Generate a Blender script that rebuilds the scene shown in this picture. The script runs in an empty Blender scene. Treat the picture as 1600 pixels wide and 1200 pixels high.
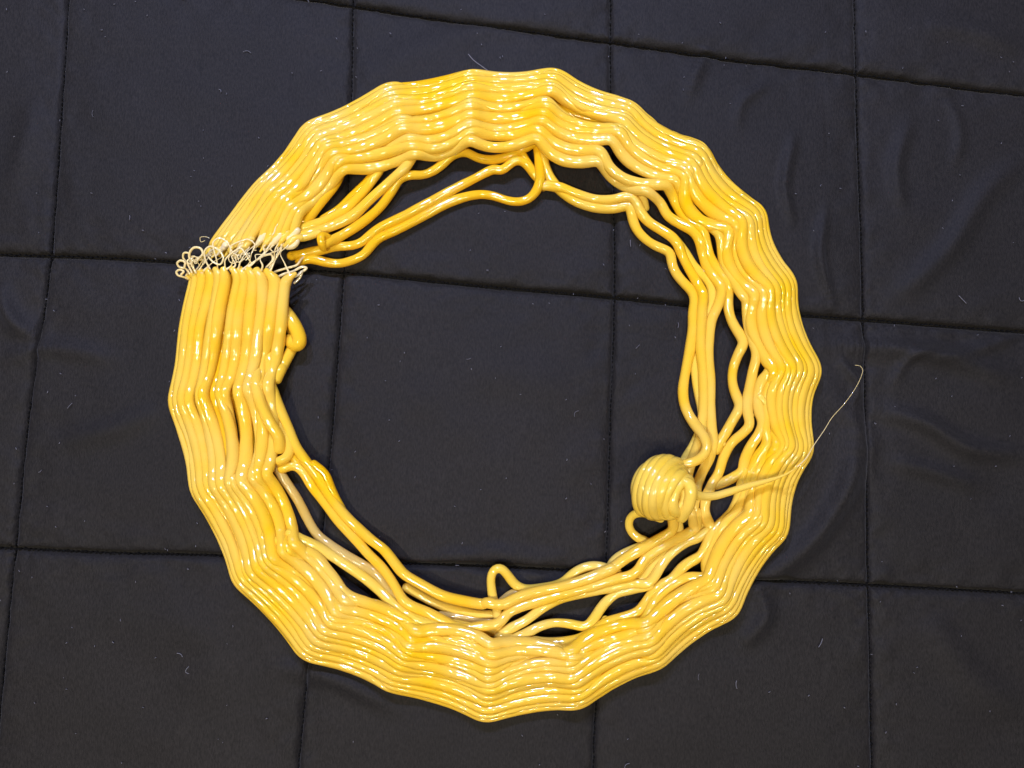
import bpy, math, random
import numpy as np
from mathutils import Vector, Matrix

random.seed(7)
rng = np.random.default_rng(11)
scene = bpy.context.scene

# ------------------------------------------------------------------ camera
S = 0.0003175                 # metres per photo pixel on the quilt
FOC = 1256.0                  # focal length in photo pixels (27-28 mm phone lens)
TILT = math.radians(6.0)
DIST = FOC * S
cam_pos = Vector((0, -DIST * math.sin(TILT), DIST * math.cos(TILT)))
cam_data = bpy.data.cameras.new('camera')
cam = bpy.data.objects.new('camera', cam_data)
scene.collection.objects.link(cam)
cam.location = cam_pos
cam.rotation_euler = (TILT, 0, 0)
cam_data.sensor_width = 36.0
cam_data.lens = 36.0 * FOC / 1600.0
cam_data.clip_start = 0.01
cam_data.clip_end = 50
scene.camera = cam
scene.render.resolution_x = 1024
scene.render.resolution_y = 768

# ------------------------------------------------------------------ world and lamps
world = bpy.data.worlds.new('World'); scene.world = world
world.use_nodes = True
wb = world.node_tree.nodes['Background']
wb.inputs['Color'].default_value = (1.0, 0.88, 0.74, 1)
wb.inputs['Strength'].default_value = 0.06

def lamp(name, kind, loc, watts, col, size, target=(0, 0, 0)):
    d = bpy.data.lights.new(name, kind); d.energy = watts; d.color = col
    if kind == 'AREA':
        d.shape = 'DISK'; d.size = size
    else:
        d.shadow_soft_size = size
    o = bpy.data.objects.new(name, d); scene.collection.objects.link(o)
    o.location = loc
    o.rotation_euler = (Vector(target) - Vector(loc)).to_track_quat('-Z', 'Y').to_euler()
    return o

# a ceiling fitting with bare warm bulbs, and cool light from the top of the picture
for bx, by, bz, w in [(-0.42, -0.40, 1.25, 24), (-0.31, -0.50, 1.25, 22), (0.38, -0.44, 1.30, 13), (0.26, -0.52, 1.30, 11), (-0.06, -0.22, 1.40, 13)]:
    lamp('ceiling_bulb', 'POINT', (bx, by, bz), w, (1.0, 0.90, 0.75), 0.03)
for wx, w in [(-0.22, 8), (0.06, 7)]:
    lamp('window_light', 'AREA', (wx, 0.62, 0.80), w, (0.50, 0.57, 1.0), 0.05)

scene.view_settings.view_transform = 'Standard'
scene.view_settings.look = 'None'
scene.view_settings.exposure = 0.0
scene.view_settings.gamma = 1.0
scene.render.engine = 'CYCLES'

# ------------------------------------------------------------------ helpers
ct, st = math.cos(TILT), math.sin(TILT)
def U(p):
    """photo pixel (x, y) + height z (in pixel units) -> world metres, n x 3 arrays"""
    p = np.asarray(p, float)
    dx = (p[:, 0] - 800) / FOC; dy = (600 - p[:, 1]) / FOC
    # ray in camera space (dx, dy, -1) turned by TILT about x
    ry = dy * ct + 1 * st
    rz = dy * st - 1 * ct
    h = p[:, 2] * S
    t = (h - cam_pos.z) / rz
    return np.stack([t * dx, cam_pos.y + t * ry, h], 1)

def vnoise(x, y, seed=0):
    """smooth value noise on arrays, about -1..1"""
    x = np.asarray(x, float); y = np.asarray(y, float)
    xi = np.floor(x).astype(np.int64); yi = np.floor(y).astype(np.int64)
    fx = x - xi; fy = y - yi
    fx = fx * fx * (3 - 2 * fx); fy = fy * fy * (3 - 2 * fy)
    def hsh(a, b):
        n = (a * 374761393 + b * 668265263 + seed * 1274126177) & 0x7fffffff
        n = ((n ^ (n >> 13)) * 1274126177) & 0x7fffffff
        return ((n ^ (n >> 16)) & 0xffff) / 32767.5 - 1
    a = hsh(xi, yi); b = hsh(xi + 1, yi); c = hsh(xi, yi + 1); d = hsh(xi + 1, yi + 1)
    return (a * (1 - fx) + b * fx) * (1 - fy) + (c * (1 - fx) + d * fx) * fy

def mesh_from(name, verts, quads, mat, parent=None, tris=None):
    me = bpy.data.meshes.new(name)
    faces = [tuple(q) for q in quads] + ([tuple(t) for t in tris] if tris is not None else [])
    me.from_pydata([tuple(v) for v in verts], [], faces)
    me.polygons.foreach_set('use_smooth', [True] * len(me.polygons))
    me.materials.append(mat)
    me.update()
    o = bpy.data.objects.new(name, me)
    scene.collection.objects.link(o)
    o.parent = parent
    return o

def catmull(pts, step=4.0):
    p = np.asarray(pts, float)
    if len(p) < 3:
        n = max(2, int(np.linalg.norm(p[-1] - p[0]) / step))
        u = np.linspace(0, 1, n + 1)[:, None]
        return p[0] * (1 - u) + p[-1] * u
    q = np.vstack([2 * p[0] - p[1], p, 2 * p[-1] - p[-2]])
    out = []
    for i in range(1, len(q) - 2):
        a, b, c, d = q[i - 1], q[i], q[i + 1], q[i + 2]
        L = np.linalg.norm(c - b)
        n = max(2, int(L / step))
        # centripetal parametrisation keeps tight bends from overshooting
        t0 = 0; t1 = t0 + max(np.linalg.norm(b - a), 1e-6) ** .5
        t2 = t1 + max(L, 1e-6) ** .5; t3 = t2 + max(np.linalg.norm(d - c), 1e-6) ** .5
        t = np.linspace(t1, t2, n, endpoint=False)[:, None]
        A1 = (t1 - t) / (t1 - t0) * a + (t - t0) / (t1 - t0) * b
        A2 = (t2 - t) / (t2 - t1) * b + (t - t1) / (t2 - t1) * c
        A3 = (t3 - t) / (t3 - t2) * c + (t - t2) / (t3 - t2) * d
        B1 = (t2 - t) / (t2 - t0) * A1 + (t - t0) / (t2 - t0) * A2
        B2 = (t3 - t) / (t3 - t1) * A2 + (t - t1) / (t3 - t1) * A3
        out.append((t2 - t) / (t2 - t1) * B1 + (t - t1) / (t2 - t1) * B2)
    out.append(p[-1][None])
    return np.vstack(out)

def smooth(a, sigma):
    n = int(3 * sigma) + 1
    k = np.exp(-0.5 * (np.arange(-n, n + 1) / sigma) ** 2); k /= k.sum()
    pad = np.vstack([2 * a[0] - a[n:0:-1], a, 2 * a[-1] - a[-2:-n - 2:-1]])
    return np.stack([np.convolve(pad[:, j], k, 'valid') for j in range(a.shape[1])], 1)

def sweep(path_w, rad_w, sides=12, caps=True):
    """tube verts/quads/tris along world path with per-point radius; rounded ends"""
    P = np.asarray(path_w); R = np.asarray(rad_w, float)
    if caps:
        def cap(p, d, r):
            a = np.array([0.35, 0.65, 0.87])
            return p + d * (r * a)[:, None], r * np.sqrt(1 - a ** 2)
        d0 = P[0] - P[1]; d0 /= np.linalg.norm(d0)
        d1 = P[-1] - P[-2]; d1 /= np.linalg.norm(d1)
        a0, r0 = cap(P[0], d0, R[0]); a1, r1 = cap(P[-1], d1, R[-1])
        P = np.vstack([a0[::-1], P, a1]); R = np.concatenate([r0[::-1], R, r1])
    T = np.gradient(P, axis=0); T /= np.linalg.norm(T, axis=1)[:, None] + 1e-12
    N = np.zeros_like(P)
    up = np.array([0, 0, 1.0])
    n = up - T[0] * (up @ T[0])
    if np.linalg.norm(n) < 1e-3: n = np.array([1.0, 0, 0]) - T[0] * T[0][0]
    n /= np.linalg.norm(n); N[0] = n
    for i in range(1, len(P)):
        n = n - T[i] * (n @ T[i]); n /= np.linalg.norm(n) + 1e-12; N[i] = n
    B = np.cross(T, N)
    ang = np.linspace(0, 2 * math.pi, sides, endpoint=False)
    V = P[:, None, :] + R[:, None, None] * (np.cos(ang)[None, :, None] * N[:, None, :] + np.sin(ang)[None, :, None] * B[:, None, :])
    m = len(P)
    i = np.arange(m - 1)[:, None]; j = np.arange(sides)[None, :]; j2 = (j + 1) % sides
    Q = np.stack([i * sides + j, i * sides + j2, (i + 1) * sides + j2, (i + 1) * sides + j], -1).reshape(-1, 4)
    V = V.reshape(-1, 3)
    V = np.vstack([V, P[0], P[-1]])
    c0, c1 = len(V) - 2, len(V) - 1
    T3 = [(c0, (k + 1) % sides, k) for k in range(sides)] + [(c1, (m - 1) * sides + k, (m - 1) * sides + (k + 1) % sides) for k in range(sides)]
    return V, Q, T3

def tube(name, px_path, rad_px, mat, parent, sides=12):
    """px_path n x 3 (photo x, y, height), already dense"""
    V, Q, T3 = sweep(U(px_path), np.asarray(rad_px) * S, sides)
    return mesh_from(name, V, Q, mat, parent, T3)

# ------------------------------------------------------------------ materials
def new_mat(name):
    m = bpy.data.materials.new(name); m.use_nodes = True
    nt = m.node_tree
    return m, nt, nt.nodes['Principled BSDF']

def plastic(name, deep, pale, paleness, sss, trans=0.0):
    m, nt, b = new_mat(name)
    N = nt.nodes; L = nt.links
    tc = N.new('ShaderNodeTexCoord')
    noi = N.new('ShaderNodeTexNoise'); noi.inputs['Scale'].default_value = 30; noi.inputs['Detail'].default_value = 3
    oi = N.new('ShaderNodeObjectInfo')
    L.new(tc.outputs['Object'], noi.inputs['Vector'])
    mr = N.new('ShaderNodeMapRange')
    mr.inputs['From Min'].default_value = 0.35; mr.inputs['From Max'].default_value = 0.7
    mr.inputs['To Min'].default_value = max(0, paleness - 0.3); mr.inputs['To Max'].default_value = min(1, paleness + 0.5)
    L.new(noi.outputs['Fac'], mr.inputs['Value'])
    ad = N.new('ShaderNodeMath'); ad.operation = 'MULTIPLY_ADD'
    ad.inputs[1].default_value = 0.22; 
    L.new(oi.outputs['Random'], ad.inputs[0]); L.new(mr.outputs['Result'], ad.inputs[2])
    mx = N.new('ShaderNodeMix'); mx.data_type = 'RGBA'; mx.clamp_factor = True
    mx.inputs['A'].default_value = (*deep, 1); mx.inputs['B'].default_value = (*pale, 1)
    L.new(ad.outputs[0], mx.inputs['Factor']); L.new(mx.outputs['Result'], b.inputs['Base Color'])
    b.inputs['Roughness'].default_value = 0.06; b.inputs['Coat Weight'].default_value = 0.4; b.inputs['Coat Roughness'].default_value = 0.07
    b.inputs['IOR'].default_value = 1.58
    b.inputs['Subsurface Weight'].default_value = sss
    b.inputs['Subsurface Radius'].default_value = (1.0, 0.80, 0.35)
    b.inputs['Subsurface Scale'].default_value = 0.0015
    # faint ripples of the extruded surface
    n2 = N.new('ShaderNodeTexNoise'); n2.inputs['Scale'].default_value = 230; n2.inputs['Detail'].default_value = 2
    L.new(tc.outputs['Object'], n2.inputs['Vector'])
    bp = N.new('ShaderNodeBump'); bp.inputs['Strength'].default_value = 0.10; bp.inputs['Distance'].default_value = 0.0008
    L.new(n2.outputs['Fac'], bp.inputs['Height']); L.new(bp.outputs['Normal'], b.inputs['Normal'])
    # light that soaks through the plastic and comes out deeper in colour
    tl = N.new('ShaderNodeBsdfTranslucent'); L.new(mx.outputs['Result'], tl.inputs['Color'])
    ms = N.new('ShaderNodeMixShader'); ms.inputs[0].default_value = trans
    L.new(b.outputs[0], ms.inputs[1]); L.new(tl.outputs[0], ms.inputs[2])
    L.new(ms.outputs[0], N['Material Output'].inputs['Surface'])
    return m

M_YEL = plastic('yellow_plastic', (0.95, 0.595, 0.005), (0.88, 0.65, 0.15), 0.14, 0.0, 0.28)
M_DEEP = plastic('deep_yellow_plastic', (0.95, 0.56, 0.003), (0.90, 0.58, 0.04), 0.20, 0.0, 0.32)
M_PALE = plastic('pale_yellow_plastic', (0.92, 0.62, 0.03), (0.88, 0.66, 0.14), 0.38, 0.0, 0.24)
M_CLEAR = plastic('milky_plastic', (0.91, 0.73, 0.27), (0.91, 0.79, 0.44), 0.45, 0.0, 0.25)

M_TRANS = plastic('translucent_plastic', (0.86, 0.61, 0.12), (0.84, 0.66, 0.24), 0.40, 0.0, 0.5)

def fabric_mat():
    m, nt, b = new_mat('black_quilt_fabric')
    N = nt.nodes; L = nt.links
    tc = N.new('ShaderNodeTexCoord')
    n1 = N.new('ShaderNodeTexNoise'); n1.inputs['Scale'].default_value = 9; n1.inputs['Detail'].default_value = 4
    n2 = N.new('ShaderNodeTexNoise'); n2.inputs['Scale'].default_value = 1500; n2.inputs['Detail'].default_value = 2
    mp = N.new('ShaderNodeMapping'); mp.inputs['Scale'].default_value = (1, 0.35, 1)
    L.new(tc.outputs['Object'], n1.inputs['Vector']); L.new(tc.outputs['Object'], mp.inputs['Vector']); L.new(mp.outputs['Vector'], n2.inputs['Vector'])
    r = N.new('ShaderNodeMix'); r.data_type = 'RGBA'
    r.inputs['A'].default_value = (0.0056, 0.0049, 0.0045, 1); r.inputs['B'].default_value = (0.0120, 0.0105, 0.0096, 1)
    L.new(n1.outputs['Fac'], r.inputs['Factor'])
    r2 = N.new('ShaderNodeMix'); r2.data_type = 'RGBA'; r2.blend_type = 'MULTIPLY'; r2.inputs['Factor'].default_value = 0.8
    L.new(r.outputs['Result'], r2.inputs['A'])
    cr = N.new('ShaderNodeMapRange'); cr.inputs['From Min'].default_value = 0.3; cr.inputs['From Max'].default_value = 0.7
    cr.inputs['To Min'].default_value = 0.35; cr.inputs['To Max'].default_value = 1.55
    L.new(n2.outputs['Fac'], cr.inputs['Value'])
    cc = N.new('ShaderNodeCombineColor')
    for k in range(3): L.new(cr.outputs['Result'], cc.inputs[k])
    L.new(cc.outputs['Color'], r2.inputs['B'])
    L.new(r2.outputs['Result'], b.inputs['Base Color'])
    b.inputs['Roughness'].default_value = 0.72
    b.inputs['Specular IOR Level'].default_value = 0.22
    b.inputs['Sheen Weight'].default_value = 0.06
    b.inputs['Sheen Roughness'].default_value = 0.45
    bp = N.new('ShaderNodeBump'); bp.inputs['Strength'].default_value = 0.35; bp.inputs['Distance'].default_value = 0.0004
    L.new(n2.outputs['Fac'], bp.inputs['Height']); L.new(bp.outputs['Normal'], b.inputs['Normal'])
    return m
M_FAB = fabric_mat()
def flat_mat(name, col, rough):
    m, nt, b = new_mat(name)
    n = nt.nodes.new('ShaderNodeTexNoise'); n.inputs['Scale'].default_value = 900
    x = nt.nodes.new('ShaderNodeMix'); x.data_type = 'RGBA'
    x.inputs['A'].default_value = (*[c * 0.6 for c in col], 1); x.inputs['B'].default_value = (*col, 1)
    nt.links.new(n.outputs['Fac'], x.inputs['Factor']); nt.links.new(x.outputs['Result'], b.inputs['Base Color'])
    b.inputs['Roughness'].default_value = rough; b.inputs['Specular IOR Level'].default_value = 0.1
    return m
M_THREAD = flat_mat('black_thread', (0.005, 0.005, 0.005), 1.0)
M_LINT = flat_mat('grey_lint', (0.16, 0.16, 0.18), 0.9)

# ------------------------------------------------------------------ the quilt
def curve_fn(pts):
    p = np.array(pts, float)
    d = catmull(p, 20)
    return lambda t: np.interp(t, d[:, 0], d[:, 1])
V1 = curve_fn([(-1300, 150), (-100, 106), (0, 103), (200, 90), (400, 75), (540, 57), (650, 40), (800, 25), (1000, 5), (1250, -18), (2200, -100)])
V2 = curve_fn([(-1300, 560), (-100, 552), (0, 550), (150, 548), (330, 541), (500, 530), (700, 515), (950, 490), (1190, 465), (2200, 400)])
V3 = curve_fn([(-1300, 945), (-100, 953), (0, 955), (130, 955), (300, 960), (470, 961), (650, 955), (830, 950), (950, 945), (1100, 932), (1300, 925), (2200, 890)])
V4 = curve_fn([(-1300, 1330), (-100, 1337), (0, 1338), (200, 1343), (400, 1350), (560, 1354), (750, 1358), (900, 1360), (1190, 1366), (2200, 1380)])
H1 = curve_fn([(-1300, -210), (100, -52), (450, -10), (550, 5), (750, 35), (955, 62), (1150, 90), (1340, 112), (1600, 145), (2900, 260)])
H2 = curve_fn([(-1300, 350), (0, 396), (140, 400), (280, 408), (550, 425), (750, 445), (955, 463), (1100, 478), (1265, 492), (1340, 497), (1600, 517), (2900, 600)])
H3 = curve_fn([(-1300, 810), (0, 857), (180, 865), (320, 868), (520, 878), (750, 885), (950, 895), (1200, 908), (1340, 914), (1600, 928), (2900, 1000)])
VC = [lambda t: V1(t) - 880, lambda t: V1(t) - 440, V1, V2, V3, V4, lambda t: V4(t) + 405, lambda t: V4(t) + 810]
HC = [lambda t: H1(t) - 810, lambda t: H1(t) - 400, H1, H2, H3, lambda t: H3(t) + 435, lambda t: H3(t) + 870]

WR = [  # wrinkles: polyline, height, half width (photo pixels)
    ([(1240, 215), (1225, 290), (1238, 350)], 3.0, 9),
    ([(1165, 320), (1190, 390), (1220, 450), (1240, 480)], 3.5, 12),
    ([(1290, 330), (1280, 400), (1300, 470)], 3.0, 10),
    ([(1420, 190), (1400, 260), (1410, 330)], 2.5, 14),
    ([(1600, 250), (1540, 300), (1480, 390), (1400, 470)], 3.0, 20),
    ([(1290, 540), (1400, 545), (1480, 560), (1580, 590)], 3.5, 18),
    ([(1370, 640), (1440, 660), (1510, 700), (1600, 712)], 4.5, 16),
    ([(1390, 720), (1450, 735), (1530, 760)], 2.5, 14),
    ([(1330, 660), (1325, 740), (1280, 830), (1215, 890), (1160, 925)], 5.0, 20),
    ([(1300, 610), (1350, 700), (1310, 800)], 3.0, 22),
    ([(1180, 915), (1195, 960), (1160, 1010)], 3.5, 14),
    ([(0, 440), (20, 500), (60, 530)], 4.0, 16),
    ([(0, 560), (80, 545), (180, 560)], 2.5, 16),
    ([(100, 690), (180, 670), (250, 640)], 2.5, 20),
    ([(430, 1045), (520, 1060), (620, 1110)], 3.0, 16),
    ([(1110, 70), (1090, 110), (1075, 150)], 2.0, 12),
    ([(1440, 40), (1520, 50), (1600, 80)], 2.5, 20),
    ([(1480, 150), (1500, 210), (1490, 260)], 1.6, 10),
    ([(1450, 560), (1530, 545), (1600, 520)], 2.2, 12),
    ([(1395, 600), (1420, 560), (1470, 540)], 2.0, 9),
    ([(1310, 560), (1340, 600), (1330, 640)], 2.4, 9),
    ([(1200, 130), (1160, 160), (1150, 200)], 1.6, 9),
    ([(560, 130), (700, 60), (900, 20)], 1.5, 30),
    ([(60, 150), (40, 230), (20, 300)], 2.0, 22),
    ([(620, 885), (760, 868), (880, 880)], 2.0, 18),
    ([(1000, 560), (880, 600), (700, 580)], 1.0, 40),
    ([(1450, 960), (1520, 1060), (1600, 1110)], 2.0, 30),
    ([(200, 950), (330, 1010), (300, 1120)], 1.6, 40),
]
WRD = [(catmull(np.array(p, float), 8), h, w) for p, h, w in WR]
def wrinkles(x, y):
    z = np.zeros_like(x)
    for P, h, w in WRD:
        lo = P.min(0) - 4 * w; hi = P.max(0) + 4 * w
        m = (x > lo[0]) & (x < hi[0]) & (y > lo[1]) & (y < hi[1])
        if not m.any(): continue
        xs, ys = x[m], y[m]
        d2 = np.full(xs.shape, 1e9); at = np.zeros(xs.shape)
        for k, q in enumerate(P):
            dd = (xs - q[0]) ** 2 + (ys - q[1]) ** 2
            b = dd < d2; d2[b] = dd[b]; at[b] = k / (len(P) - 1)
        fade = np.sin(np.clip(at, 0.02, .98) * math.pi) ** .6
        z[m] += h * fade * np.exp(-d2 / (2 * (w * .6) ** 2))
    return z

quilt = bpy.data.objects.new('quilt', None); scene.collection.objects.link(quilt)
quilt['label'] = 'black quilted fabric with stitched squares under the yellow ring'
quilt['category'] = 'quilt'; quilt['kind'] = 'structure'

def quilt_height(x, y, dedge, salong):
    pk = np.exp(-dedge / 16.0)
    z = -8.5 * np.exp(-dedge / (3.2 + 1.0 * vnoise(x / 6, y / 6, 21))) - 8.0 * np.exp(-salong / (3.6 + 1.5 * vnoise(x / 6, y / 6, 22))) - 4.0 * np.exp(-dedge / 40.0)
    z += np.exp(-dedge / 45.0) * (1 - np.exp(-dedge / 6.0)) * (2.6 * vnoise(x / 30.0, y / 30.0, 31) + 1.3 * vnoise(x / 14.0, y / 14.0, 32))
    z += pk * 1.6 * vnoise(x / 13.0, y / 13.0, 5)
    z += 1.5 * vnoise(x / 60.0, y / 48.0, 2) * (1 - pk) + 0.9 * vnoise(x / 150.0 + 3, y / 170.0, 9)
    z += 3.4 * wrinkles(x, y) + 1.6 * vnoise(x / 230.0, y / 75.0 + x / 400.0, 41) * (x > 1290)
    return z

for ci in range(7):
    for ri in range(6):
        inside = 1 <= ci <= 5 and 1 <= ri <= 4
        n = 130 if inside else 24
        if inside:   # finer steps towards the seams
            e = np.linspace(0, 1, n + 1); e = e + 0.85 * (np.sin(2 * math.pi * e) * -1 / (2 * math.pi))
        else:
            e = np.linspace(0, 1, n + 1)
        u, v = np.meshgrid(e, e)
        x = VC[ci](np.full_like(u, 600)) * (1 - u) + VC[ci + 1](np.full_like(u, 600)) * u
        y = np.full_like(u, 600.0)
        for _ in range(12):
            y = HC[ri](x) * (1 - v) + HC[ri + 1](x) * v
            x = VC[ci](y) * (1 - u) + VC[ci + 1](y) * u
        W = 420.0
        de = np.minimum(np.minimum(u, 1 - u), np.minimum(v, 1 - v)) * W
        z = quilt_height(x, y, de, np.minimum(v, 1 - v) * W)
        ii = np.arange(n)[:, None]; jj = np.arange(n)[None, :]
        Q = np.stack([ii * (n + 1) + jj, (ii + 1) * (n + 1) + jj, (ii + 1) * (n + 1) + jj + 1, ii * (n + 1) + jj + 1], -1).reshape(-1, 4)
        # plan position comes from the flat sheet, height is then lifted straight up
        P = U(np.stack([x.ravel(), y.ravel(), np.zeros(x.size)], 1))
        P[:, 2] = z.ravel() * S
        mesh_from('quilt_panel', P, Q, M_FAB, quilt)

def stitch_line(path_px, step):
    VV, QQ, TT = [], [], []
    off = 0
    d = catmull(path_px, 2.0)
    s = np.concatenate([[0], np.cumsum(np.linalg.norm(np.diff(d[:, :2], axis=0), axis=1))])
    t = 0
    while t < s[-1] - step:
        L = step * random.uniform(.6, .78)
        tt = np.linspace(t, t + L, 5)
        jx = random.uniform(-.9, .9); jy = random.uniform(-.9, .9)
        P = np.stack([np.interp(tt, s, d[:, 0]) + jx, np.interp(tt, s, d[:, 1]) + jy,
                      -11.0 + 2.5 * np.sin(np.linspace(0, math.pi, 5))], 1)
        W = U(np.stack([P[:, 0], P[:, 1], np.zeros(5)], 1)); W[:, 2] = P[:, 2] * S
        V, Q, T = sweep(W, np.array([.6, 1.2, 1.35, 1.2, .6]) * S, 5)
        VV.append(V); QQ.append(Q + off); TT += [tuple(i + off for i in q) for q in T]
        off += len(V); t += step
    return np.vstack(VV), np.vstack(QQ), TT
yy = np.arange(-150, 1360, 30.0); xx = np.arange(-150, 1760, 30.0)
for f in (V1, V2, V3, V4):
    V, Q, T = stitch_line(np.stack([f(yy), yy, yy * 0], 1), 7.5); mesh_from('seam_stitching', V, Q, M_THREAD, quilt, T)
for f in (H1, H2, H3):
    V, Q, T = stitch_line(np.stack([xx, f(xx), xx * 0], 1), 7.5); mesh_from('seam_stitching', V, Q, M_THREAD, quilt, T)

# ------------------------------------------------------------------ the plastic ring
ring = bpy.data.objects.new('plastic_strand_ring', None); scene.collection.objects.link(ring)
ring['label'] = 'wavy ring of fused glossy yellow plastic strands with coiled lump inside'
ring['category'] = 'plastic ring'

CEN = np.array([770.0, 615.0])
ST = [  # stations clockwise from the frayed seam: outer edge, inner edge of the dense band
    ((322, 392), (462, 372)), ((402, 283), (472, 336)), ((478, 190), (542, 264)), ((604, 128), (652, 243)),
    ((738, 107), (735, 224)), ((872, 106), (838, 220)), ((992, 158), (936, 254)), ((1106, 224), (1066, 278)),
    ((1198, 325), (1140, 364)), ((1246, 439), (1178, 464)), ((1287, 580), (1206, 577)), ((1272, 708), (1210, 694)),
    ((1230, 838), (1168, 803)), ((1148, 966), (1104, 902)), ((1030, 1046), (1004, 972)), ((905, 1110), (888, 1020)),
    ((756, 1129), (768, 1002)), ((604, 1078), (652, 984)), ((470, 1029), (543, 934)), ((364, 912), (466, 846)),
    ((296, 765), (424, 738)), ((261, 628), (425, 600)), ((279, 520), (446, 512)), ((298, 432), (452, 440)),
]
NS = len(ST)
O_ = np.array([s[0] for s in ST], float); I_ = np.array([s[1] for s in ST], float)
SAG = [0, 5, 6, 7, 8, 9, 10, 11, 11, 11, 12, 11, 9, 8, 7, 8, 7, 7, 7, 7, 7, 3, 0]   # inward sag of each span
NB = 12
FIX = {(9, 7): (1058, 281), (10, 7): (1042, 288), (11, 7): (1012, 297), (10, 6): (938, 233), (9, 6): (958, 217), (8, 6): (970, 203)}
EXTRA = {(10, 6): 2, (11, 6): 1, (9, 6): 0, (11, 5): 4, (9, 7): 6, (10, 7): 8, (8, 8): 4, (10, 8): 6, (9, 9): 4, (6, 4): 4, (7, 4): -2,
         (6, 3): 5, (9, 2): 5, (8, 2): -1, (10, 17): 5, (8, 17): 4, (8, 16): -3, (7, 19): 4, (8, 20): 3, (5, 20): 2,
         (8, 7): 9, (7, 7): 1, (6, 7): 5, (5, 7): -3, (7, 8): 7, (6, 8): -2, (5, 8): 4, (8, 9): 6, (7, 9): -3, (6, 9): 5, (7, 10): 7, (8, 10): -3, (5, 10): 3, (6, 5): 5, (8, 5): 4, (9, 4): 4, (8, 3): 3, (9, 19): 4, (6, 19): -2, (7, 20): -2, (9, 20): 4}

def zprof(t):
    # height across the band (pixels): low outer foot, shoulder, slightly falling crown
    return np.interp(t, [0, 0.1, 0.25, 0.45, 0.7, 1.0], [9, 20, 32, 42, 45, 40])

def band_path(i, tpow, tscale=1.0, zoff=0.0, jit=1.5, sagj=3.0, seed=0, k0=0, k1=NS - 1, toff=0.0, dive=()):
    r = np.random.default_rng(100 + seed)
    tb = i / (NB - 1)
    t0 = tb ** tpow
    pts = []
    drift = vnoise(np.arange(NS) * 0.45 + seed * 7.3, np.full(NS, seed * 1.7), 3) * 0.055
    for k in range(k0, k1 + 1):
        w = np.linalg.norm(I_[k] - O_[k])
        tk = min(tb * 11 / 8, 1.0) ** 1.25 if 7 <= k <= 15 else tb ** (1.5 if 4 <= k <= 6 else tpow)
        t = tk * tscale + toff + drift[k] * math.sin(math.pi * min(max(t0, 0.0), 1))
        zz = zoff
        if k in dive:
            t = t * 0.72; zz -= 22
        t = (7 + t * (w - 14)) / w
        p = O_[k] + (I_[k] - O_[k]) * t
        if (i, k) in FIX: p = np.array(FIX[(i, k)], float)
        p = p + r.normal(0, jit, 2) * (0.4 if t0 < .15 else 1)
        narrow = min(1, w / 100)
        pts.append((p[0], p[1], max(8, float(zprof(t)) * (0.85 + .15 * narrow) + zz)))
    pts = np.array(pts)
    out = []
    for n in range(len(pts) - 1):
        k = k0 + n
        a, b = pts[n], pts[n + 1]
        m = max(6, int(np.linalg.norm(b[:2] - a[:2]) / 3.5))
        u = np.linspace(0, 1, m, endpoint=False)
        c = a[None] * (1 - u)[:, None] + b[None] * u[:, None]
        d = CEN - (a[:2] + b[:2]) / 2; d /= np.linalg.norm(d)
        sg = SAG[k] * (1.25 + 0.4 * t0) + r.normal(0, sagj) * (0.25 + t0) + (EXTRA.get((i, k), 0) if zoff == 0 else 0)
        if SAG[k] == 0: sg = r.normal(0, 1.2)
        skew = u ** 0.85
        prof = 4 * skew * (1 - skew)
        c[:, :2] += d[None] * (sg * prof)[:, None]
        if SAG[k]: c[:, 2] += 5.0 * (np.exp(-u * m * 3.5 / 9) + np.exp(-(1 - u) * m * 3.5 / 9))
        c[:, 2] -= prof * (8.0 + 6.0 * t0) * r.uniform(.4, 1.5) * (0 if SAG[k] == 0 else 1)
        out.append(c)
    out.append(pts[-1][None])
    P = np.vstack(out)
    P = smooth(P, 1.45 + 1.9 * (1 - t0) ** 1.5)
    P[:, 2] = np.maximum(P[:, 2], 8)
    return P

def radii(P, base, seed, amp=.07):
    s = np.concatenate([[0], np.cumsum(np.linalg.norm(np.diff(P[:, :2], axis=0), axis=1))])
    return base * (1 + amp * vnoise(s / 45.0, np.full(len(s), seed * 3.1), 4) + amp * .6 * vnoise(s / 14.0, np.full(len(s), seed * 1.3), 8))

STR = []      # strands waiting to be melted together where they touch
def strand(P, rad, mat=None, name='strand', parent=None, sides=18, K=2.3):
    STR.append((U(P) / S, np.asarray(rad, float), mat or M_YEL, name, parent or ring, sides, K))

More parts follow.
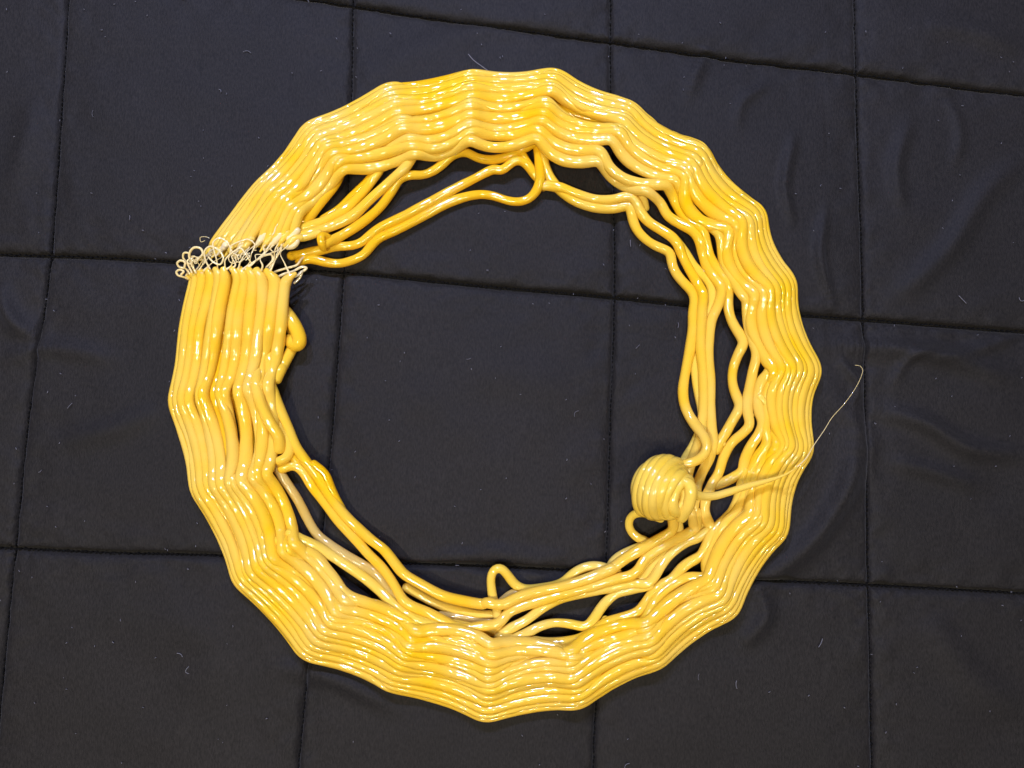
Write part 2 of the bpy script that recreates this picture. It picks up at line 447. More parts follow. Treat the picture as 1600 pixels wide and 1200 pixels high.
TIPS = [(262, 462), (300, 442), (350, 428), (420, 408), (480, 400), (545, 398), (610, 400), (670, 402), (735, 400), (800, 405), (880, 410), (1105, 440)]
top_ends, low_ends, held = [], [], {}
for i, ka, kb in [(i, 0, NS - 1) for i in range(9)] + [(i, a, b) for i in (9, 10, 11) for a, b in ((0, 7), (14, NS - 1))]:
    P = band_path(i, 1.32, seed=i + ka, k0=ka, k1=kb, dive=(14,) if ka == 14 else ())
    R = radii(P, 6.5 + 0.15 * i + rng.uniform(-.5, .4), i)
    # strands thin out where they were pulled apart at the frayed seam
    s = np.concatenate([[0], np.cumsum(np.linalg.norm(np.diff(P[:, :2], axis=0), axis=1))])
    if ka == 0: R = R * np.interp(s, [0, 14, 40], [.45, .8, 1]); top_ends.append(P[0])
    if kb == NS - 1:
        q = TIPS[i]; e = np.array([240 + q[0] / 5, 340 + q[1] / 5, P[-1][2] + 4])
        ext = catmull(np.array([P[-1], (P[-1] * .45 + e * .55) + [0, -1.5, 3], e]), 3)[1:]
        P = np.vstack([P, ext]); P = np.vstack([P[:-40], smooth(P[-40:], 2.2)]); R = np.concatenate([R, np.interp(np.arange(len(ext)), [0, len(ext) - 1], [R[-1], 3.2])])
        low_ends.append(P[-1])
    if i >= 9 and ka == 0: held[i] = (P, R)        # runs on as a loose strand
    else: strand(P, R, K=4.2 if i <= 2 else 3.2 if i <= 4 else 3.2)
# lower courses showing between the top ones
for n, (i, zo) in enumerate([(1, -8), (2.5, -13), (4, -16), (5.5, -18), (7, -20), (8.5, -22), (9.5, -24)]):
    P = band_path(i, 1.25, tscale=0.92, zoff=zo, jit=3.0, sagj=4.0, seed=40 + n, dive=(6, 7, 8, 9, 10, 11, 12, 13, 14) if i > 4 else ())
    P[:, 2] = np.maximum(P[:, 2], 8)
    strand(P, radii(P, 7.6, 50 + n), M_DEEP)

# ---- loose strands, followed one by one (crop origin, 1/zoom)
CR = {'c2': (400, 80, 4), 'c3': (700, 80, 4), 'c4': (950, 200, 4), 'c5': (950, 440, 4), 'c6': (950, 640, 4),
      'c7': (740, 820, 4), 'c8': (440, 840, 4), 'r1': (240, 560, 4), 'r2': (240, 760, 4), 's': (240, 340, 5), 'b': (940, 680, 8), 'o': (0, 0, 1)}
def tr(*segs):
    out = []
    for key, pts in segs:
        ox, oy, q = CR[key]
        for p in pts:
            out.append((ox + p[0] / q, oy + p[1] / q, p[2] if len(p) > 2 else None))
    # fill heights between the ones given
    z = [p[2] for p in out]
    idx = [k for k, v in enumerate(z) if v is not None]
    zz = np.interp(range(len(z)), idx, [z[k] for k in idx])
    return np.array([(p[0], p[1], h) for p, h in zip(out, zz)])
def loose(path, rad=7.0, mat=None, seed=[0], taper=None, name='strand', sides=18, sm=1.6, after=None):
    P = catmull(path if after is None else np.vstack([held[after][0][-1], path]), 3.5)
    if after is not None: P = np.vstack([held[after][0][:-1], P])
    if sm and len(P) > 12: P = smooth(P, sm)
    seed[0] += 1
    R = radii(P, 1.0, 200 + seed[0])
    if after is not None: R[:len(held[after][1])] *= held[after][1] / rad
    if taper is None: R = R * rad
    else: R = R * np.interp(np.linspace(0, 1, len(R)), np.linspace(0, 1, len(taper)), taper)
    return strand(P, R, mat, name, None, sides)

# upper left fan of strands between the seam and the top
loose(tr(('c2', [(240, 1100, 26), (330, 1040), (420, 930, 22), (500, 830), (540, 740, 20), (560, 690, 18)])), 6.5, M_DEEP)
loose(tr(('c2', [(240, 1120, 30), (420, 1065, 22), (560, 985, 14), (680, 870, 14), (760, 760, 18), (830, 640, 24), (900, 560, 26)])), 6.8)
loose(tr(('s', [(1100, 165, 34)]), ('c2', [(330, 1140, 30), (460, 1100, 20), (600, 1030, 18), (720, 920, 20), (850, 800, 26), (940, 720, 30), (990, 640, 30)])), 7.2)
loose(tr(('c2', [(420, 1050, 12), (520, 985, 9), (610, 895, 9), (690, 820), (740, 770), (800, 690, 20), (860, 600)])), 6.0, M_DEEP)
loose(tr(('s', [(1325, 215, 30), (1380, 185, 24)]), ('c2', [(520, 1160, 16), (640, 1090, 12), (780, 970, 12), (860, 860, 16), (900, 795, 20), (960, 775, 20), (1060, 770, 14),
      (1150, 720, 14), (1230, 650, 18), (1310, 630, 18), (1380, 665, 14), (1470, 680, 12)]), ('c3', [(400, 650, 14), (470, 610, 22), (540, 570, 28)])), 7.0, M_DEEP)
# curled stub at its end
loose(tr(('s', [(1390, 175, 20), (1345, 150, 30), (1310, 125, 36), (1300, 160, 42), (1312, 205, 38), (1325, 235, 28)])), 6.0, M_DEEP)
# the two long strands across the inside
loose(tr(('s', [(1075, 298, 9), (1140, 290), (1220, 270), (1400, 232), (1600, 205)]), ('c2', [(760, 1110, 12), (900, 1042), (1100, 935), (1200, 880), (1340, 810, 14), (1500, 735)]),
      ('c3', [(330, 750, 16), (400, 695, 20), (440, 680, 20), (490, 705), (540, 770, 14), (590, 830, 9)])), 6.8, M_DEEP)
loose(tr(('s', [(1140, 345, 9), (1180, 325), (1250, 325), (1330, 345), (1440, 360), (1540, 338), (1640, 290)]), ('c2', [(760, 1175, 9), (900, 1110), (1060, 1025), (1200, 950), (1330, 905, 9), (1430, 895), (1520, 915)]),
      ('c3', [(350, 928, 9), (440, 942), (510, 920), (560, 860, 14), (578, 790, 20), (570, 700, 22), (560, 600, 24)])), 6.8, M_DEEP)
loose(tr(('c3', [(430, 560, 24), (460, 630, 20), (500, 710, 14), (550, 780, 9), (600, 850, 8)])), 6.0, M_DEEP)
loose(tr(('c3', [(585, 580, 26), (600, 690, 20), (640, 790, 12), (710, 880, 9), (810, 945, 9), (900, 975), (1000, 985), (1080, 975, 10), (1130, 960, 14)]),
      ('c4', [(140, 500, 14), (155, 580, 10), (190, 650, 9), (260, 715), (340, 755), (390, 775, 14), (395, 830, 14), (420, 900, 10), (470, 965), (530, 1030, 16), (540, 1080, 18), (530, 1150)]),
      ('c5', [(530, 300, 16), (510, 430), (485, 560, 12), (468, 690, 12), (485, 790, 14), (540, 890, 24), (600, 970, 40), (620, 1040, 48), (585, 1100, 52), (510, 1135, 54), (430, 1150, 52)])), 7.3)
loose(tr(('c3', [(600, 840, 12), (700, 850, 14), (800, 890), (920, 925, 14), (1040, 925), (1120, 905, 22)]),
      ('c4', [(165, 440, 24), (200, 520, 16), (250, 585, 14), (330, 635), (410, 690, 22), (440, 730, 22), (465, 800, 16), (510, 890), (560, 970, 18), (598, 1045, 26), (590, 1110, 24), (585, 1180)]),
      ('c5', [(580, 300, 22), (580, 420), (595, 560), (600, 740, 20), (590, 880), (575, 980, 20), (540, 1080), (510, 1160)]), ('c6', [(500, 410, 18), (500, 520, 14), (540, 640, 12), (545, 740, 14)])), 7.2)
loose(tr(('c4', [(330, 470, 22), (370, 545, 20), (450, 600), (540, 650, 28), (570, 700, 28), (590, 780, 20),
      (620, 870, 18), (670, 945, 22), (712, 995, 28), (705, 1060, 26), (670, 1150)]),
      ('c5', [(650, 230, 20), (635, 330), (628, 470), (640, 620), (642, 800), (652, 950, 20), (660, 1020)]), ('c6', [(640, 290, 20), (600, 370), (565, 450), (545, 560, 16), (540, 660), (545, 740, 16)])), 7.2, after=11)
loose(tr(('c3', [(1080, 920, 14), (1160, 880, 24), (1220, 850, 30)])), 6.5)
loose(tr(('c4', [(200, 400, 22), (225, 450, 16), (235, 500, 10)])), 6.0, M_PALE)
loose(tr(('c4', [(425, 700, 10), (480, 770, 9), (550, 880, 10), (620, 950, 14), (650, 1020, 18), (645, 1120)]), ('c5', [(630, 200, 14), (600, 320), (560, 440, 9), (548, 540, 9), (552, 640), (570, 730, 10), (590, 860, 10), (545, 1000, 9), (480, 1110, 9), (440, 1190, 12)])), 6.4, M_PALE)
loose(tr(('c4', [(400, 420, 26), (440, 500, 22), (500, 575, 24), (585, 635, 32), (610, 700, 28), (640, 820, 20), (690, 900, 22), (755, 980, 28)]),
      ('c5', [(752, 80, 22), (752, 170, 16), (775, 250, 14), (815, 320), (848, 385, 22), (820, 440, 20), (785, 530, 12), (775, 610, 12), (795, 700), (825, 775, 20), (800, 830, 18), (760, 900, 14), (715, 980), (670, 1050, 18)])), 7.2, after=10)
loose(tr(('c4', [(465, 410, 30), (510, 500, 26), (590, 585, 30), (690, 655, 36), (715, 780, 28), (745, 890, 28), (790, 970, 32), (850, 1060, 36)]),
      ('c5', [(862, 110, 34), (868, 200, 28), (885, 300, 26), (915, 395, 30), (928, 460, 32), (905, 560, 26), (882, 680, 24), (868, 780), (878, 850, 28), (890, 890, 28)]),
      ('c6', [(840, 150, 22), (770, 210, 16), (725, 290, 14), (690, 400, 16), (650, 465, 22), (612, 560, 18), (602, 650, 16), (640, 730, 18)])), 7.2, after=9)
loose(tr(('c5', [(925, 300, 24), (970, 400, 28), (1012, 500, 34), (1012, 560, 36), (960, 620, 30), (935, 700, 26), (945, 800, 28), (970, 890, 32), (940, 960, 28)]),
      ('c6', [(890, 230, 22), (852, 320, 22), (848, 375, 24), (780, 425, 18), (700, 465, 18), (650, 475, 20)])), 7.2)
loose(tr(('c5', [(1000, 350, 30), (1060, 480, 36), (1080, 560, 38), (1010, 640, 32), (985, 720, 28), (990, 830, 30), (980, 920, 34)]),
      ('c6', [(1000, 200, 32), (930, 310, 26), (880, 420, 22), (845, 530, 22), (800, 640, 24), (740, 700, 24), (680, 780, 22), (640, 860, 22), (615, 950, 22), (625, 1040, 26), (640, 1090, 28)])), 7.6)
loose(tr(('c5', [(1080, 560, 36), (1060, 680, 28), (1050, 800, 26), (1040, 930, 30), (1050, 1000, 34)]),
      ('c6', [(1030, 230, 34), (960, 340, 28), (910, 450, 26), (880, 570, 28), (880, 650, 32), (800, 690, 26), (720, 760, 22), (660, 860, 20)])), 7.6)
loose(tr(('c6', [(850, 375, 24), (830, 490, 20), (790, 620, 20), (720, 700, 20), (650, 770, 22), (610, 860, 22), (580, 910, 18), (470, 980, 14), (400, 1060, 14)]), ('c7', [(1150, 390, 16), (1085, 470, 18), (1030, 540, 26), (930, 580, 24), (830, 610, 24), (740, 680, 24), (640, 720, 22), (500, 735, 18), (330, 720, 16), (170, 700, 22)])), 7.0)
loose(tr(('c6', [(905, 690, 34), (810, 790, 28), (730, 900, 26), (680, 990, 28), (640, 1075, 34)]), ('c7', [(1400, 420, 30), (1280, 460, 30), (1170, 530, 32), (1090, 620, 38), (950, 690, 32), (800, 730, 30), (700, 770, 34), (630, 820, 38), (480, 850, 30), (300, 870, 30), (130, 880, 36)])), 7.6)
loose(tr(('c6', [(620, 950, 22), (640, 1040, 30)]), ('c7', [(1440, 330, 28), (1350, 325, 22), (1250, 370, 18), (1170, 430, 20), (1110, 510, 26), (1080, 590, 34), (1000, 640, 28), (850, 670, 24), (700, 730, 30), (620, 790, 34), (450, 780, 26), (300, 780, 26), (150, 810, 34)])), 7.2)
for (x0, y0, z0), (x1, y1, z1) in [((1186, 620, 30), (1204, 640, 32)), ((1160, 632, 20), (1172, 650, 24)), ((1112, 700, 20), (1128, 692, 18)),
                                   ((1150, 800, 22), (1172, 806, 32)), ((1096, 868, 20), (1112, 880, 26)), ((1180, 740, 28), (1160, 735, 22)), ((1048, 925, 18), (1066, 948, 24)), ((945, 968, 16), (960, 985, 24))]:
    loose(np.array([(x0, y0, z0), ((x0 + x1) / 2 + 1, (y0 + y1) / 2, (z0 + z1) / 2), (x1, y1, z1)], float), 5.2, M_PALE, sm=0)
# inner rim at the bottom, running on up the left inside
loose(tr(('c6', [(400, 660, 40), (405, 750, 26), (310, 810, 22), (210, 870), (110, 930), (30, 990, 22)]), ('c7', [(870, 270, 24), (780, 310), (660, 355), (540, 390), (400, 415, 22), (280, 450), (170, 500, 28), (70, 485)]),
      ('c8', [(1270, 415, 22), (1130, 395), (1010, 365, 26), (930, 325), (850, 280), (760, 225, 26), (700, 150), (640, 75), (560, 15, 18)]), ('r2', [(1290, 270, 16), (1195, 180), (1110, 70)]),
      ('r1', [(1040, 760, 18), (960, 650, 22), (895, 560, 24), (840, 430, 24), (780, 290, 28), (735, 160, 32), (730, 40, 28), (715, -60, 22)])), 7.4)
loose(tr(('r1', [(800, 690, 20), (880, 668, 18), (930, 700, 16), (990, 800, 12), (1070, 900, 12), (1160, 1020, 14)]), ('r2', [(1250, 320, 14), (1340, 420), (1430, 510, 22), (1500, 610, 28), (1560, 710, 30)]),
      ('c8', [(820, 430, 30), (900, 460, 28), (1000, 510), (1080, 555), (1150, 570, 28), (1270, 550), (1350, 540, 28)]), ('c7', [(180, 600, 26), (215, 550, 22), (290, 515), (400, 480, 20), (560, 432), (700, 395), (860, 345, 20), (985, 315, 22),
      (1030, 280, 24), (1070, 215, 20), (1150, 155), (1250, 95), (1370, 40, 20)]), ('c6', [(540, 750, 20), (560, 640, 16)])), 7.0)
loose(tr(('r1', [(1000, 660, 22), (1070, 720, 20), (1110, 820, 16), (1160, 920, 14)]), ('r2', [(1220, 230, 12)])), 6.4, M_DEEP)
loose(tr(('c8', [(1080, 540, 14), (1200, 570, 16), (1340, 590, 14)]), ('c7', [(150, 690, 16), (230, 645, 20), (330, 595), (430, 520, 16), (540, 462, 12), (700, 425), (850, 395), (1000, 365, 16), (1090, 375, 20), (1130, 330, 20), (1165, 270, 18), (1215, 200, 14), (1300, 125), (1420, 65, 16)]),
      ('c6', [(640, 740, 18), (600, 650, 14)])), 6.8, M_PALE)
loose(tr(('c7', [(1100, 375, 18), (990, 405, 12), (890, 430, 10), (810, 500, 10), (760, 575, 14), (705, 635, 18), (610, 620, 14), (500, 612), (400, 640, 14), (310, 690, 20), (200, 740, 26)])), 6.8, M_PALE)
loose(tr(('c7', [(125, 490, 12), (112, 400, 16), (108, 320, 20), (130, 275, 22), (165, 265, 22), (210, 310, 18), (255, 370, 12), (310, 402, 10), (420, 395, 9), (550, 365, 9), (600, 320, 9), (670, 275, 9), (750, 255, 10), (830, 270, 12), (900, 300, 10)])), 6.6, M_PALE)
loose(tr(('c7', [(175, 480, 9), (225, 435), (300, 415), (400, 420)])), 6.0, M_TRANS)
loose(tr(('c7', [(840, 290, 9), (870, 230), (930, 185), (1010, 150), (1090, 110, 10), (1050, 90, 10)]), ('c6', [(200, 810, 12), (140, 760, 14), (128, 700, 18), (150, 660, 22), (200, 645, 30), (270, 660, 36), (330, 680, 38)])), 6.4, M_PALE)
loose(tr(('c8', [(780, 310, 12), (850, 350, 10), (960, 410, 10), (1100, 450), (1250, 480), (1350, 480, 12)])), 6.6, M_PALE)
loose(tr(('c8', [(1000, 490, 9), (1100, 490), (1200, 505), (1320, 520, 9), (1370, 560, 9)])), 6.6, M_TRANS)
loose(tr(('c8', [(1345, 430, 22), (1350, 490, 18), (1360, 540, 16), (1345, 590, 12)])), 6.0, M_PALE)
loose(tr(('c6', [(440, 690, 30), (445, 760, 14), (400, 820, 9), (300, 900, 8), (210, 1000, 8), (150, 1080, 8)])), 6.0, M_PALE)
loose(tr(('c6', [(470, 560, 24), (520, 640, 20), (540, 750, 22)])), 6.6)
loose(tr(('c6', [(590, 640, 10), (580, 720, 10), (500, 800, 9), (380, 870, 9), (300, 950, 9), (200, 1060, 10)])), 6.6, M_PALE)
# lower left: milky strands behind, crossing strands
loose(tr(('r1', [(690, 400, 24), (715, 530, 22), (750, 640, 20), (805, 740, 16), (860, 820, 12), (910, 900, 9), (960, 1000, 9), (1020, 1100, 10)]), ('r2', [(1080, 350, 12), (1200, 430, 12), (1300, 485, 12), (1390, 540, 14), (1460, 620, 14), (1550, 730, 18), (1620, 800, 22)])), 6.8, M_TRANS)
loose(tr(('r2', [(850, 290, 36), (920, 330, 30), (1000, 365, 24), (1100, 425, 18), (1200, 490, 16), (1300, 560), (1400, 640, 18), (1490, 730, 24), (1570, 800, 30)]), ('c8', [(880, 530, 32), (1000, 570, 32), (1120, 610, 32), (1250, 650, 34), (1340, 670, 36)])), 7.2, M_PALE)
loose(tr(('r2', [(700, 300, 34), (830, 375, 40), (930, 400, 34), (1010, 430, 30), (1070, 500, 28), (1130, 570), (1180, 650, 34), (1230, 690, 40), (1340, 730, 38), (1500, 790, 34)]), ('c8', [(850, 560, 36), (980, 640, 36), (1120, 680, 36), (1300, 740, 40)])), 7.4)
# hooked strand at the left inside
loose(tr(('r1', [(672, -70, 14), (654, 40, 24), (641, 140, 42), (665, 270, 46), (725, 400, 42), (785, 500, 36), (785, 565, 30)])), 8.0)
loose(tr(('r1', [(740, 280, 20), (790, 400, 22), (845, 510, 24), (855, 580, 26), (825, 625, 28), (785, 640, 28)])), 7.0)
loose(tr(('r1', [(690, 200, 14), (730, 340, 14), (790, 480, 16), (860, 600, 18), (930, 690, 14)])), 6.6, M_DEEP)
# folded loop bulging from the inner side near the seam
loose(tr(('s', [(985, 700, 22), (1050, 770, 24), (1105, 850, 26), (1140, 940, 26), (1140, 995, 24), (1105, 1000, 20), (1075, 960, 16)])), 10.5)
loose(tr(('s', [(1080, 860, 12), (1100, 960, 12), (1075, 1040, 14), (1035, 1110, 16), (1000, 1180, 20)]), ('r1', [(800, 60, 24), (770, 130, 28)])), 8.2)

# ---- melt the strands together: where two run side by side the groove between them fills with a fillet
from mathutils.kdtree import KDTree
def melt_and_build(M=6):
    sid = np.concatenate([np.full(len(P), n) for n, (P, *_) in enumerate(STR)])
    AP = np.vstack([p[0] for p in STR]); AR = np.concatenate([p[1] for p in STR])
    AT = np.vstack([np.gradient(p[0], axis=0) for p in STR]); AT /= np.linalg.norm(AT, axis=1)[:, None] + 1e-9
    kd = KDTree(len(AP))
    for n, p in enumerate(AP): kd.insert(p, n)
    kd.balance()
    NI = np.full((len(AP), M), -1, np.int64)
    for n in range(len(AP)):
        best = {}
        for co, j, d in kd.find_range(AP[n], 25.0):
            q = sid[j]
            if q == sid[n]: continue
            if q not in best or d < best[q][0]: best[q] = (d, j)
        for m, (d, j) in enumerate(sorted(best.values())[:M]): NI[n, m] = j
    base = 0
    for P, R, mat, name, parent, sides, K in STR:
        n = len(P); ni = NI[base:base + n]; base += n
        T = np.gradient(P, axis=0); T /= np.linalg.norm(T, axis=1)[:, None] + 1e-9
        N = np.zeros_like(P); v = np.array([0, 0, 1.0]); v = v - T[0] * (v @ T[0]); v /= np.linalg.norm(v) + 1e-9
        for i in range(n):
            v = v - T[i] * (v @ T[i]); v /= np.linalg.norm(v) + 1e-9; N[i] = v
        B = np.cross(T, N)
        ang = np.linspace(0, 2 * math.pi, sides, endpoint=False)
        D = np.cos(ang)[None, :, None] * N[:, None] + np.sin(ang)[None, :, None] * B[:, None]     # n,sides,3
        ok = ni >= 0; nj = np.where(ok, ni, 0)
        NP = AP[nj]; NT = AT[nj]; NR = np.where(ok, AR[nj], -1e3)
        rho = np.repeat(R[:, None], sides, 1).copy(); done = np.zeros((n, sides), bool)
        for st_ in np.arange(0, 9.01, 0.5):
            q = P[:, None] + D * (R[:, None, None] + st_)                       # n,sides,3
            rel = q[:, :, None] - NP[:, None]                                   # n,sides,M,3
            al = (rel * NT[:, None]).sum(-1)
            perp = rel - al[..., None] * NT[:, None]
            d = np.sqrt((perp ** 2).sum(-1) + np.maximum(np.abs(al) - 12, 0) ** 2) - NR[:, None]
            F = -K * np.log(np.exp(-st_ / K) + np.exp(-np.clip(d, -20, 200) / K).sum(-1))
            past = d.min(-1) < st_ - 0.01
            stop = (F >= 0) | past
            new = stop & ~done
            rho[new] = R.repeat(sides).reshape(n, sides)[new] + st_
            done |= stop
        rho[~done] = R.repeat(sides).reshape(n, sides)[~done] + 2
        # even the skin out a little
        k = np.array([1, 2, 3, 2, 1]) / 9.0
        pad = np.vstack([rho[:1], rho[:1], rho, rho[-1:], rho[-1:]])
        rho = sum(k[a] * pad[a:a + n] for a in range(5))
        rho = 0.25 * np.roll(rho, 1, 1) + 0.5 * rho + 0.25 * np.roll(rho, -1, 1)
        V = (P[:, None] + D * rho[..., None])
        # rounded ends
        def cap(c, d, ring_, r):
            return [c + d * r * a + (ring_ - c) * math.sqrt(1 - a * a) for a in (.35, .65, .87)]
        V = np.concatenate([np.array(cap(P[0], -T[0], V[0], R[0]))[::-1], V, np.array(cap(P[-1], T[-1], V[-1], R[-1]))])
        m = len(V)
        i = np.arange(m - 1)[:, None]; j = np.arange(sides)[None, :]; j2 = (j + 1) % sides
        Q = np.stack([i * sides + j, i * sides + j2, (i + 1) * sides + j2, (i + 1) * sides + j], -1).reshape(-1, 4)
        V = np.vstack([V.reshape(-1, 3), P[0] - T[0] * R[0] * .98, P[-1] + T[-1] * R[-1] * .98])
        c0, c1 = len(V) - 2, len(V) - 1
        T3 = [(c0, (a + 1) % sides, a) for a in range(sides)] + [(c1, (m - 1) * sides + a, (m - 1) * sides + (a + 1) % sides) for a in range(sides)]
        mesh_from(name, V * S, Q, mat, parent, T3)
melt_and_build()

# ---- the coiled lump
lump_c = np.array([1036.0, 763.0, 58.0])
A = np.array([0.74, -0.36, 0.57]); A /= np.linalg.norm(A)       # x right, y up, z towards the camera
E1 = np.cross(A, [0, 0, 1.0]); E1 /= np.linalg.norm(E1); E2 = np.cross(A, E1)
HALF = 33.0
def prof(s): return np.interp(s, [-1, -.8, -.45, 0, .35, .7, 1], [18, 32, 40.5, 41.5, 38, 31, 22])
Wc = U(lump_c[None])[0]
def lump_pts(s, th, r):
    return Wc + S * (np.asarray(s)[:, None] * HALF * A + r[:, None] * (np.cos(th)[:, None] * E1 + np.sin(th)[:, None] * E2))
# core
ss = np.linspace(-1.12, 1.0, 14); th = np.linspace(0, 2 * math.pi, 28, endpoint=False)
vs = []
for s in ss:
    rr = (float(prof(max(-1, min(1, s)))) + 5.4) * (1 if s > -1 else .55)
    vs.append(lump_pts(np.full(28, s), th, np.full(28, rr)))
vs = np.vstack(vs); qs = []
for a in range(len(ss) - 1):
    for b in range(28):
        qs.append((a * 28 + b, a * 28 + (b + 1) % 28, (a + 1) * 28 + (b + 1) % 28, (a + 1) * 28 + b))
caps = [tuple(range(27, -1, -1)), tuple(range((len(ss) - 1) * 28, len(ss) * 28))]
lump = mesh_from('coiled_lump', vs, qs + caps, M_PALE, ring)
lump['label'] = 'pale lump of coiled strand like a beehive'
TURNS = 8
rl = np.random.default_rng(5)
wob = [rl.normal(0, 2.2, 2) for _ in range(TURNS + 1)]
for k in range(TURNS):
    th = np.linspace(0, 2 * math.pi * 1.04, 64)
    f = (k + th / (2 * math.pi)) / TURNS
    s = -1 + 2 * f
    r = prof(s) + 1.4 * np.sin(3 * th + k * 1.3) + np.interp(th, [0, 7], [wob[k][0], wob[k + 1][0]])
    P = lump_pts(s + .05 * np.sin(2 * th + k), th, r)
    V, Q, T = sweep(P, np.full(64, 8.3 * S) * (1 + .1 * np.sin(2 * th + k * 2.1)), 12)
    mesh_from('coil_turn', V, Q, M_PALE, lump, T)
# folded lip at the mouth of the lump, and the drawn out tail
def sub(path, rad, nm, par, mat=M_PALE):
    P = catmull(path, 2.5); R = np.interp(np.linspace(0, 1, len(P)), np.linspace(0, 1, len(rad)), rad)
    return tube(nm, P, R, mat, par)
sub(tr(('b', [(930, 600, 84), (1010, 580, 90), (1090, 620, 92), (1115, 710, 92), (1090, 850, 88), (1040, 960, 80), (990, 1040, 70), (970, 1000, 66)])), [6, 8.5, 9.5, 9, 9, 8, 7], 'folded_lip', lump)
sub(tr(('b', [(880, 700, 84), (960, 660, 86), (1030, 720, 86), (1010, 850, 82), (940, 900, 80), (880, 850, 80)])), [5, 6, 6, 6, 5], 'folded_lip', lump)
tail = sub(tr(('b', [(1080, 800, 84), (1130, 740, 82)]), ('c6', [(580, 540, 74), (660, 540, 66), (740, 520, 62), (850, 485, 60), (970, 452, 60), (1060, 425, 60), (1120, 400, 60), (1180, 360, 58)])), [9, 6.6, 5.8, 5.4, 4.8, 3.4, 1.8, 1.0], 'drawn_out_tail', ring)
hair = sub(tr(('c6', [(1150, 382, 59), (1180, 360, 58), (1240, 300, 52), (1285, 225, 44), (1350, 130, 34), (1400, 50, 28)]), ('c5', [(1480, 760, 24), (1550, 660, 24), (1585, 585, 26), (1592, 550, 27), (1575, 528, 28), (1545, 522, 28)])), [1.0, .7, .5, .42, .38, .35, .33, .3], 'hair_filament', ring, M_CLEAR)
tail['label'] = 'pale tail drawn out thin from the coiled lump'

# ---- frayed seam: pulled threads, curls and milky ends
def curl(pts, r=1.8, mat=M_CLEAR, taper=None):
    P = catmull(pts, 1.6)
    R = np.full(len(P), r) if taper is None else np.interp(np.linspace(0, 1, len(P)), np.linspace(0, 1, len(taper)), taper)
    if mat is M_CLEAR and R.max() < 3.2: R = R * .72
    return tube('frayed_thread', P, R, mat, ring, 8)
def curl_s(pts, **k): return curl(tr(('s', pts)), **k)
# traced curls
curl_s([(280, 480, 20), (230, 462, 26), (190, 450, 30), (178, 425, 32), (200, 408, 34), (235, 420, 36), (215, 445, 34)], r=2.4)
curl_s([(290, 450, 26), (250, 400, 30), (200, 385, 34), (185, 355, 38), (210, 335, 40), (245, 350, 40), (240, 390, 36)], r=2.4)
curl_s([(300, 430, 30), (265, 360, 34), (230, 310, 40), (240, 275, 44), (275, 280, 44), (285, 320, 42), (310, 380, 36)], r=2.2)
curl_s([(330, 430, 34), (290, 350, 40), (280, 280, 46), (315, 235, 50), (365, 240, 50), (385, 280, 48), (350, 320, 44), (300, 345, 40)], r=2.6)
curl_s([(440, 400, 40), (405, 330, 46), (400, 260, 52), (440, 225, 54), (500, 250, 54), (545, 310, 50), (520, 365, 46), (470, 350, 46), (430, 310, 48)], r=2.0)
curl_s([(500, 390, 40), (490, 320, 50), (470, 250, 54), (465, 195, 54), (510, 160, 54), (560, 180, 52), (600, 240, 48), (590, 310, 44)], r=1.6)
curl_s([(560, 400, 42), (560, 330, 50), (620, 270, 54), (680, 240, 54), (720, 290, 52), (760, 350, 46)], r=1.7)
curl_s([(640, 300, 48), (600, 230, 48), (690, 180, 50), (740, 170, 50), (790, 210, 48), (770, 270, 46)], r=1.5)
curl_s([(700, 410, 44), (780, 350, 46), (860, 300, 46), (920, 290, 44), (930, 330, 42), (880, 390, 40)], r=2.2)
curl_s([(810, 330, 44), (870, 270, 46), (930, 190, 46), (980, 180, 44), (1000, 230, 42), (960, 310, 40), (900, 400, 38)], r=2.2)
curl_s([(870, 280, 44), (860, 220, 46), (900, 160, 48), (940, 120, 50), (960, 60, 50), (1010, 40, 48), (1060, 60, 46), (1110, 70, 44), (1120, 110, 40)], r=1.7)
curl_s([(940, 330, 42), (950, 250, 44), (985, 170, 44), (960, 100, 44), (1000, 60, 44), (1050, 70, 42)], r=1.5)
curl_s([(940, 480, 40), (1020, 440, 36), (1090, 420, 30), (1160, 385, 26), (1195, 395, 24), (1150, 430, 24)], r=2.8)
curl_s([(1000, 510, 40), (1070, 470, 34), (1130, 450, 28), (1160, 420, 26), (1140, 470, 24), (1100, 510, 24)], r=3.0)
curl_s([(905, 450, 42), (960, 420, 36), (1040, 395, 30), (1120, 370, 26), (1150, 330, 20), (1175, 305, 14)], r=2.6)
curl_s([(400, 180, 24), (370, 190, 22), (365, 155, 24), (410, 150, 26), (435, 160, 26)], r=.6)
# thin bridges still joining both sides
for k, lo in enumerate(low_ends):
    up = np.array(top_ends[k])
    for n in range(2):
        j = rl.normal(0, 5, 6)
        if rl.uniform() < .35: continue
        tgt = np.array(lo) + [j[5], 1, 3]
        mid = (tgt + up) / 2 + [j[0] * 2.4, j[1] * 1.4, 4 + abs(j[2])]
        e = up + [j[3] + 3, j[4] + 4, 2]
        curl([tuple(tgt), tuple((tgt + mid) / 2 + rl.normal(0, 3, 3)), tuple(mid), tuple((mid + e) / 2 + rl.normal(0, 3, 3)), tuple(e)], taper=[2.6, 1.2, .8, 1.4])
# milky pulled ends of the upper strands
for k, u in enumerate(top_ends):
    u = np.array(u); d = np.array([-14.0 + k * .4, 15.0, -3.0]) * rl.uniform(.7, 1.2)
    curl([tuple(u + [9, -11, 0]), tuple(u + [0, 0, 1]), tuple(u + d * .5), tuple(u + d)], taper=[6.5, 5.4, 3.4, 1.2], mat=M_CLEAR if k % 2 else M_PALE)
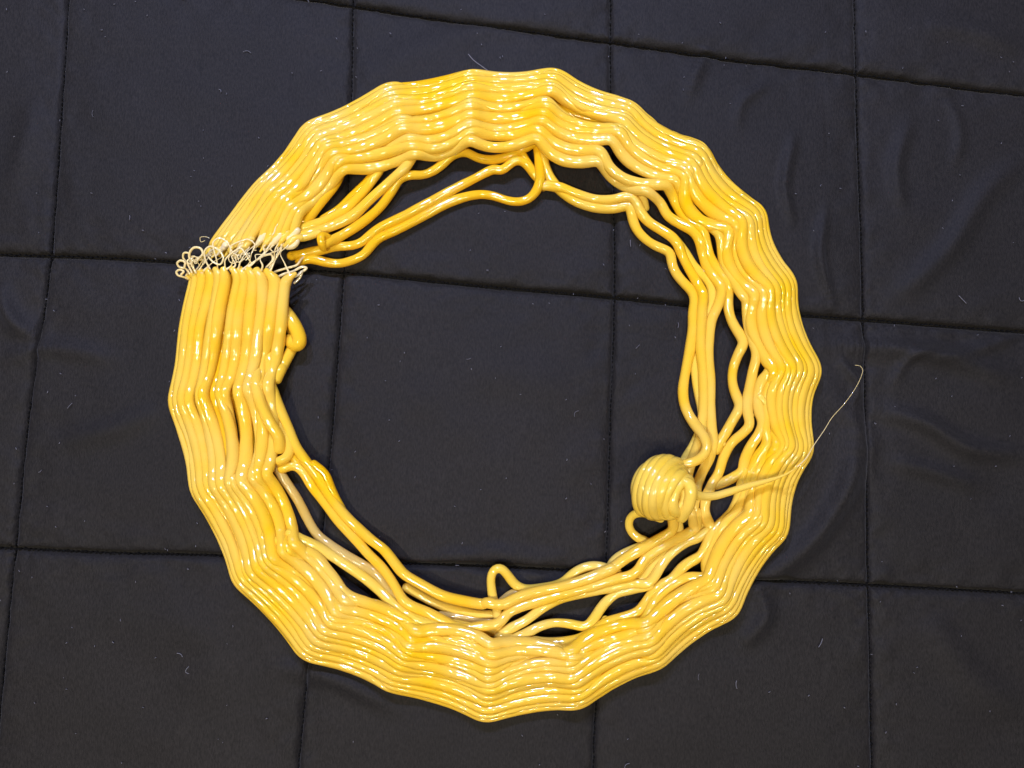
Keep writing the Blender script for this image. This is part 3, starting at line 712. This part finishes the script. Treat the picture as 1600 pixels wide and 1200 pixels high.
# random small curls tangled along the seam
for k in range(16):
    f = rl.uniform(0, 1)
    c = np.array([290 + 160 * f, 418 - 32 * f + rl.normal(0, 5) - 6, 44 + rl.normal(0, 5)])
    rr = rl.uniform(3, 8); a0 = rl.uniform(0, 6.3); n = 9
    pts = []
    for m in range(n):
        a = a0 + m / (n - 1) * rl.uniform(3.5, 6.5)
        pts.append((c[0] + math.cos(a) * rr * 1.1, c[1] + math.sin(a) * rr, c[2] + m * .8))
    curl(pts, r=rl.uniform(.7, 1.4))
# knot of milky plastic at the inner end of the upper side
curl_s([(1010, 200, 40), (1040, 230, 42), (1090, 220, 44), (1120, 180, 44), (1090, 145, 42), (1050, 160, 44), (1060, 200, 48)], taper=[2, 4, 5, 5, 4, 3, 2], mat=M_CLEAR)
curl_s([(1020, 225, 42), (1070, 190, 46), (1110, 165, 44), (1150, 158, 40)], taper=[3, 6, 6.5, 6], mat=M_PALE)
curl_s([(1120, 165, 40), (1200, 150, 36), (1290, 120, 30)], taper=[6, 6, 6], mat=M_PALE)
curl_s([(1075, 298, 9), (1055, 296, 9)], taper=[5, 1.5], mat=M_DEEP)
curl_s([(1150, 345, 9), (1125, 365, 8)], taper=[6, 2.5], mat=M_DEEP)
# stray filament standing off the top
tube('stray_filament', catmull([(766, 113, 14), (752, 103, 18), (740, 94, 20), (732, 85, 22)], 2), np.full(len(catmull([(766, 113, 14), (752, 103, 18), (740, 94, 20), (732, 85, 22)], 2)), .7), M_LINT, ring, 6)

# ------------------------------------------------------------------ lint on the quilt
VV, QQ, TT = [], [], []; off = 0
def lint_piece(x, y, L, a, bend, r):
    global off
    t = np.linspace(-.5, .5, 6)
    P = np.stack([x + L * t * math.cos(a) - bend * L * (t * t) * math.sin(a), y + L * t * math.sin(a) + bend * L * (t * t) * math.cos(a), np.full(6, 2.2)], 1)
    V, Q, T = sweep(U(P), np.full(6, r * S), 4)
    VV.append(V); QQ.append(Q + off); TT.extend(tuple(i + off for i in q) for q in T); off += len(V)
for k in range(330):
    x, y = rl.uniform(-60, 1660), rl.uniform(-60, 1260)
    big = rl.uniform() < .05
    lint_piece(x, y, rl.uniform(5, 12) if big else rl.uniform(1, 2.6), rl.uniform(0, 6.3), rl.normal(0, .55), rl.uniform(.28, .5) if big else rl.uniform(.35, .65))
for x, y, L, a in [(1504, 468, 16, .8), (345, 141, 5, 1), (203, 340, 6, 1.6), (282, 1022, 10, .6), (290, 1050, 12, 1.2), (1283, 1005, 14, 2), (1150, 1070, 12, 1.5), (985, 380, 10, 1.5), (1595, 470, 9, .5), (514, 362, 9, 1)]:
    lint_piece(x, y, L, a, rl.normal(0, .9), .6)
lint = mesh_from('lint', np.vstack(VV), np.vstack(QQ), M_LINT, None, TT)
lint['label'] = 'pale lint specks scattered over the black quilt'; lint['category'] = 'lint'; lint['kind'] = 'stuff'
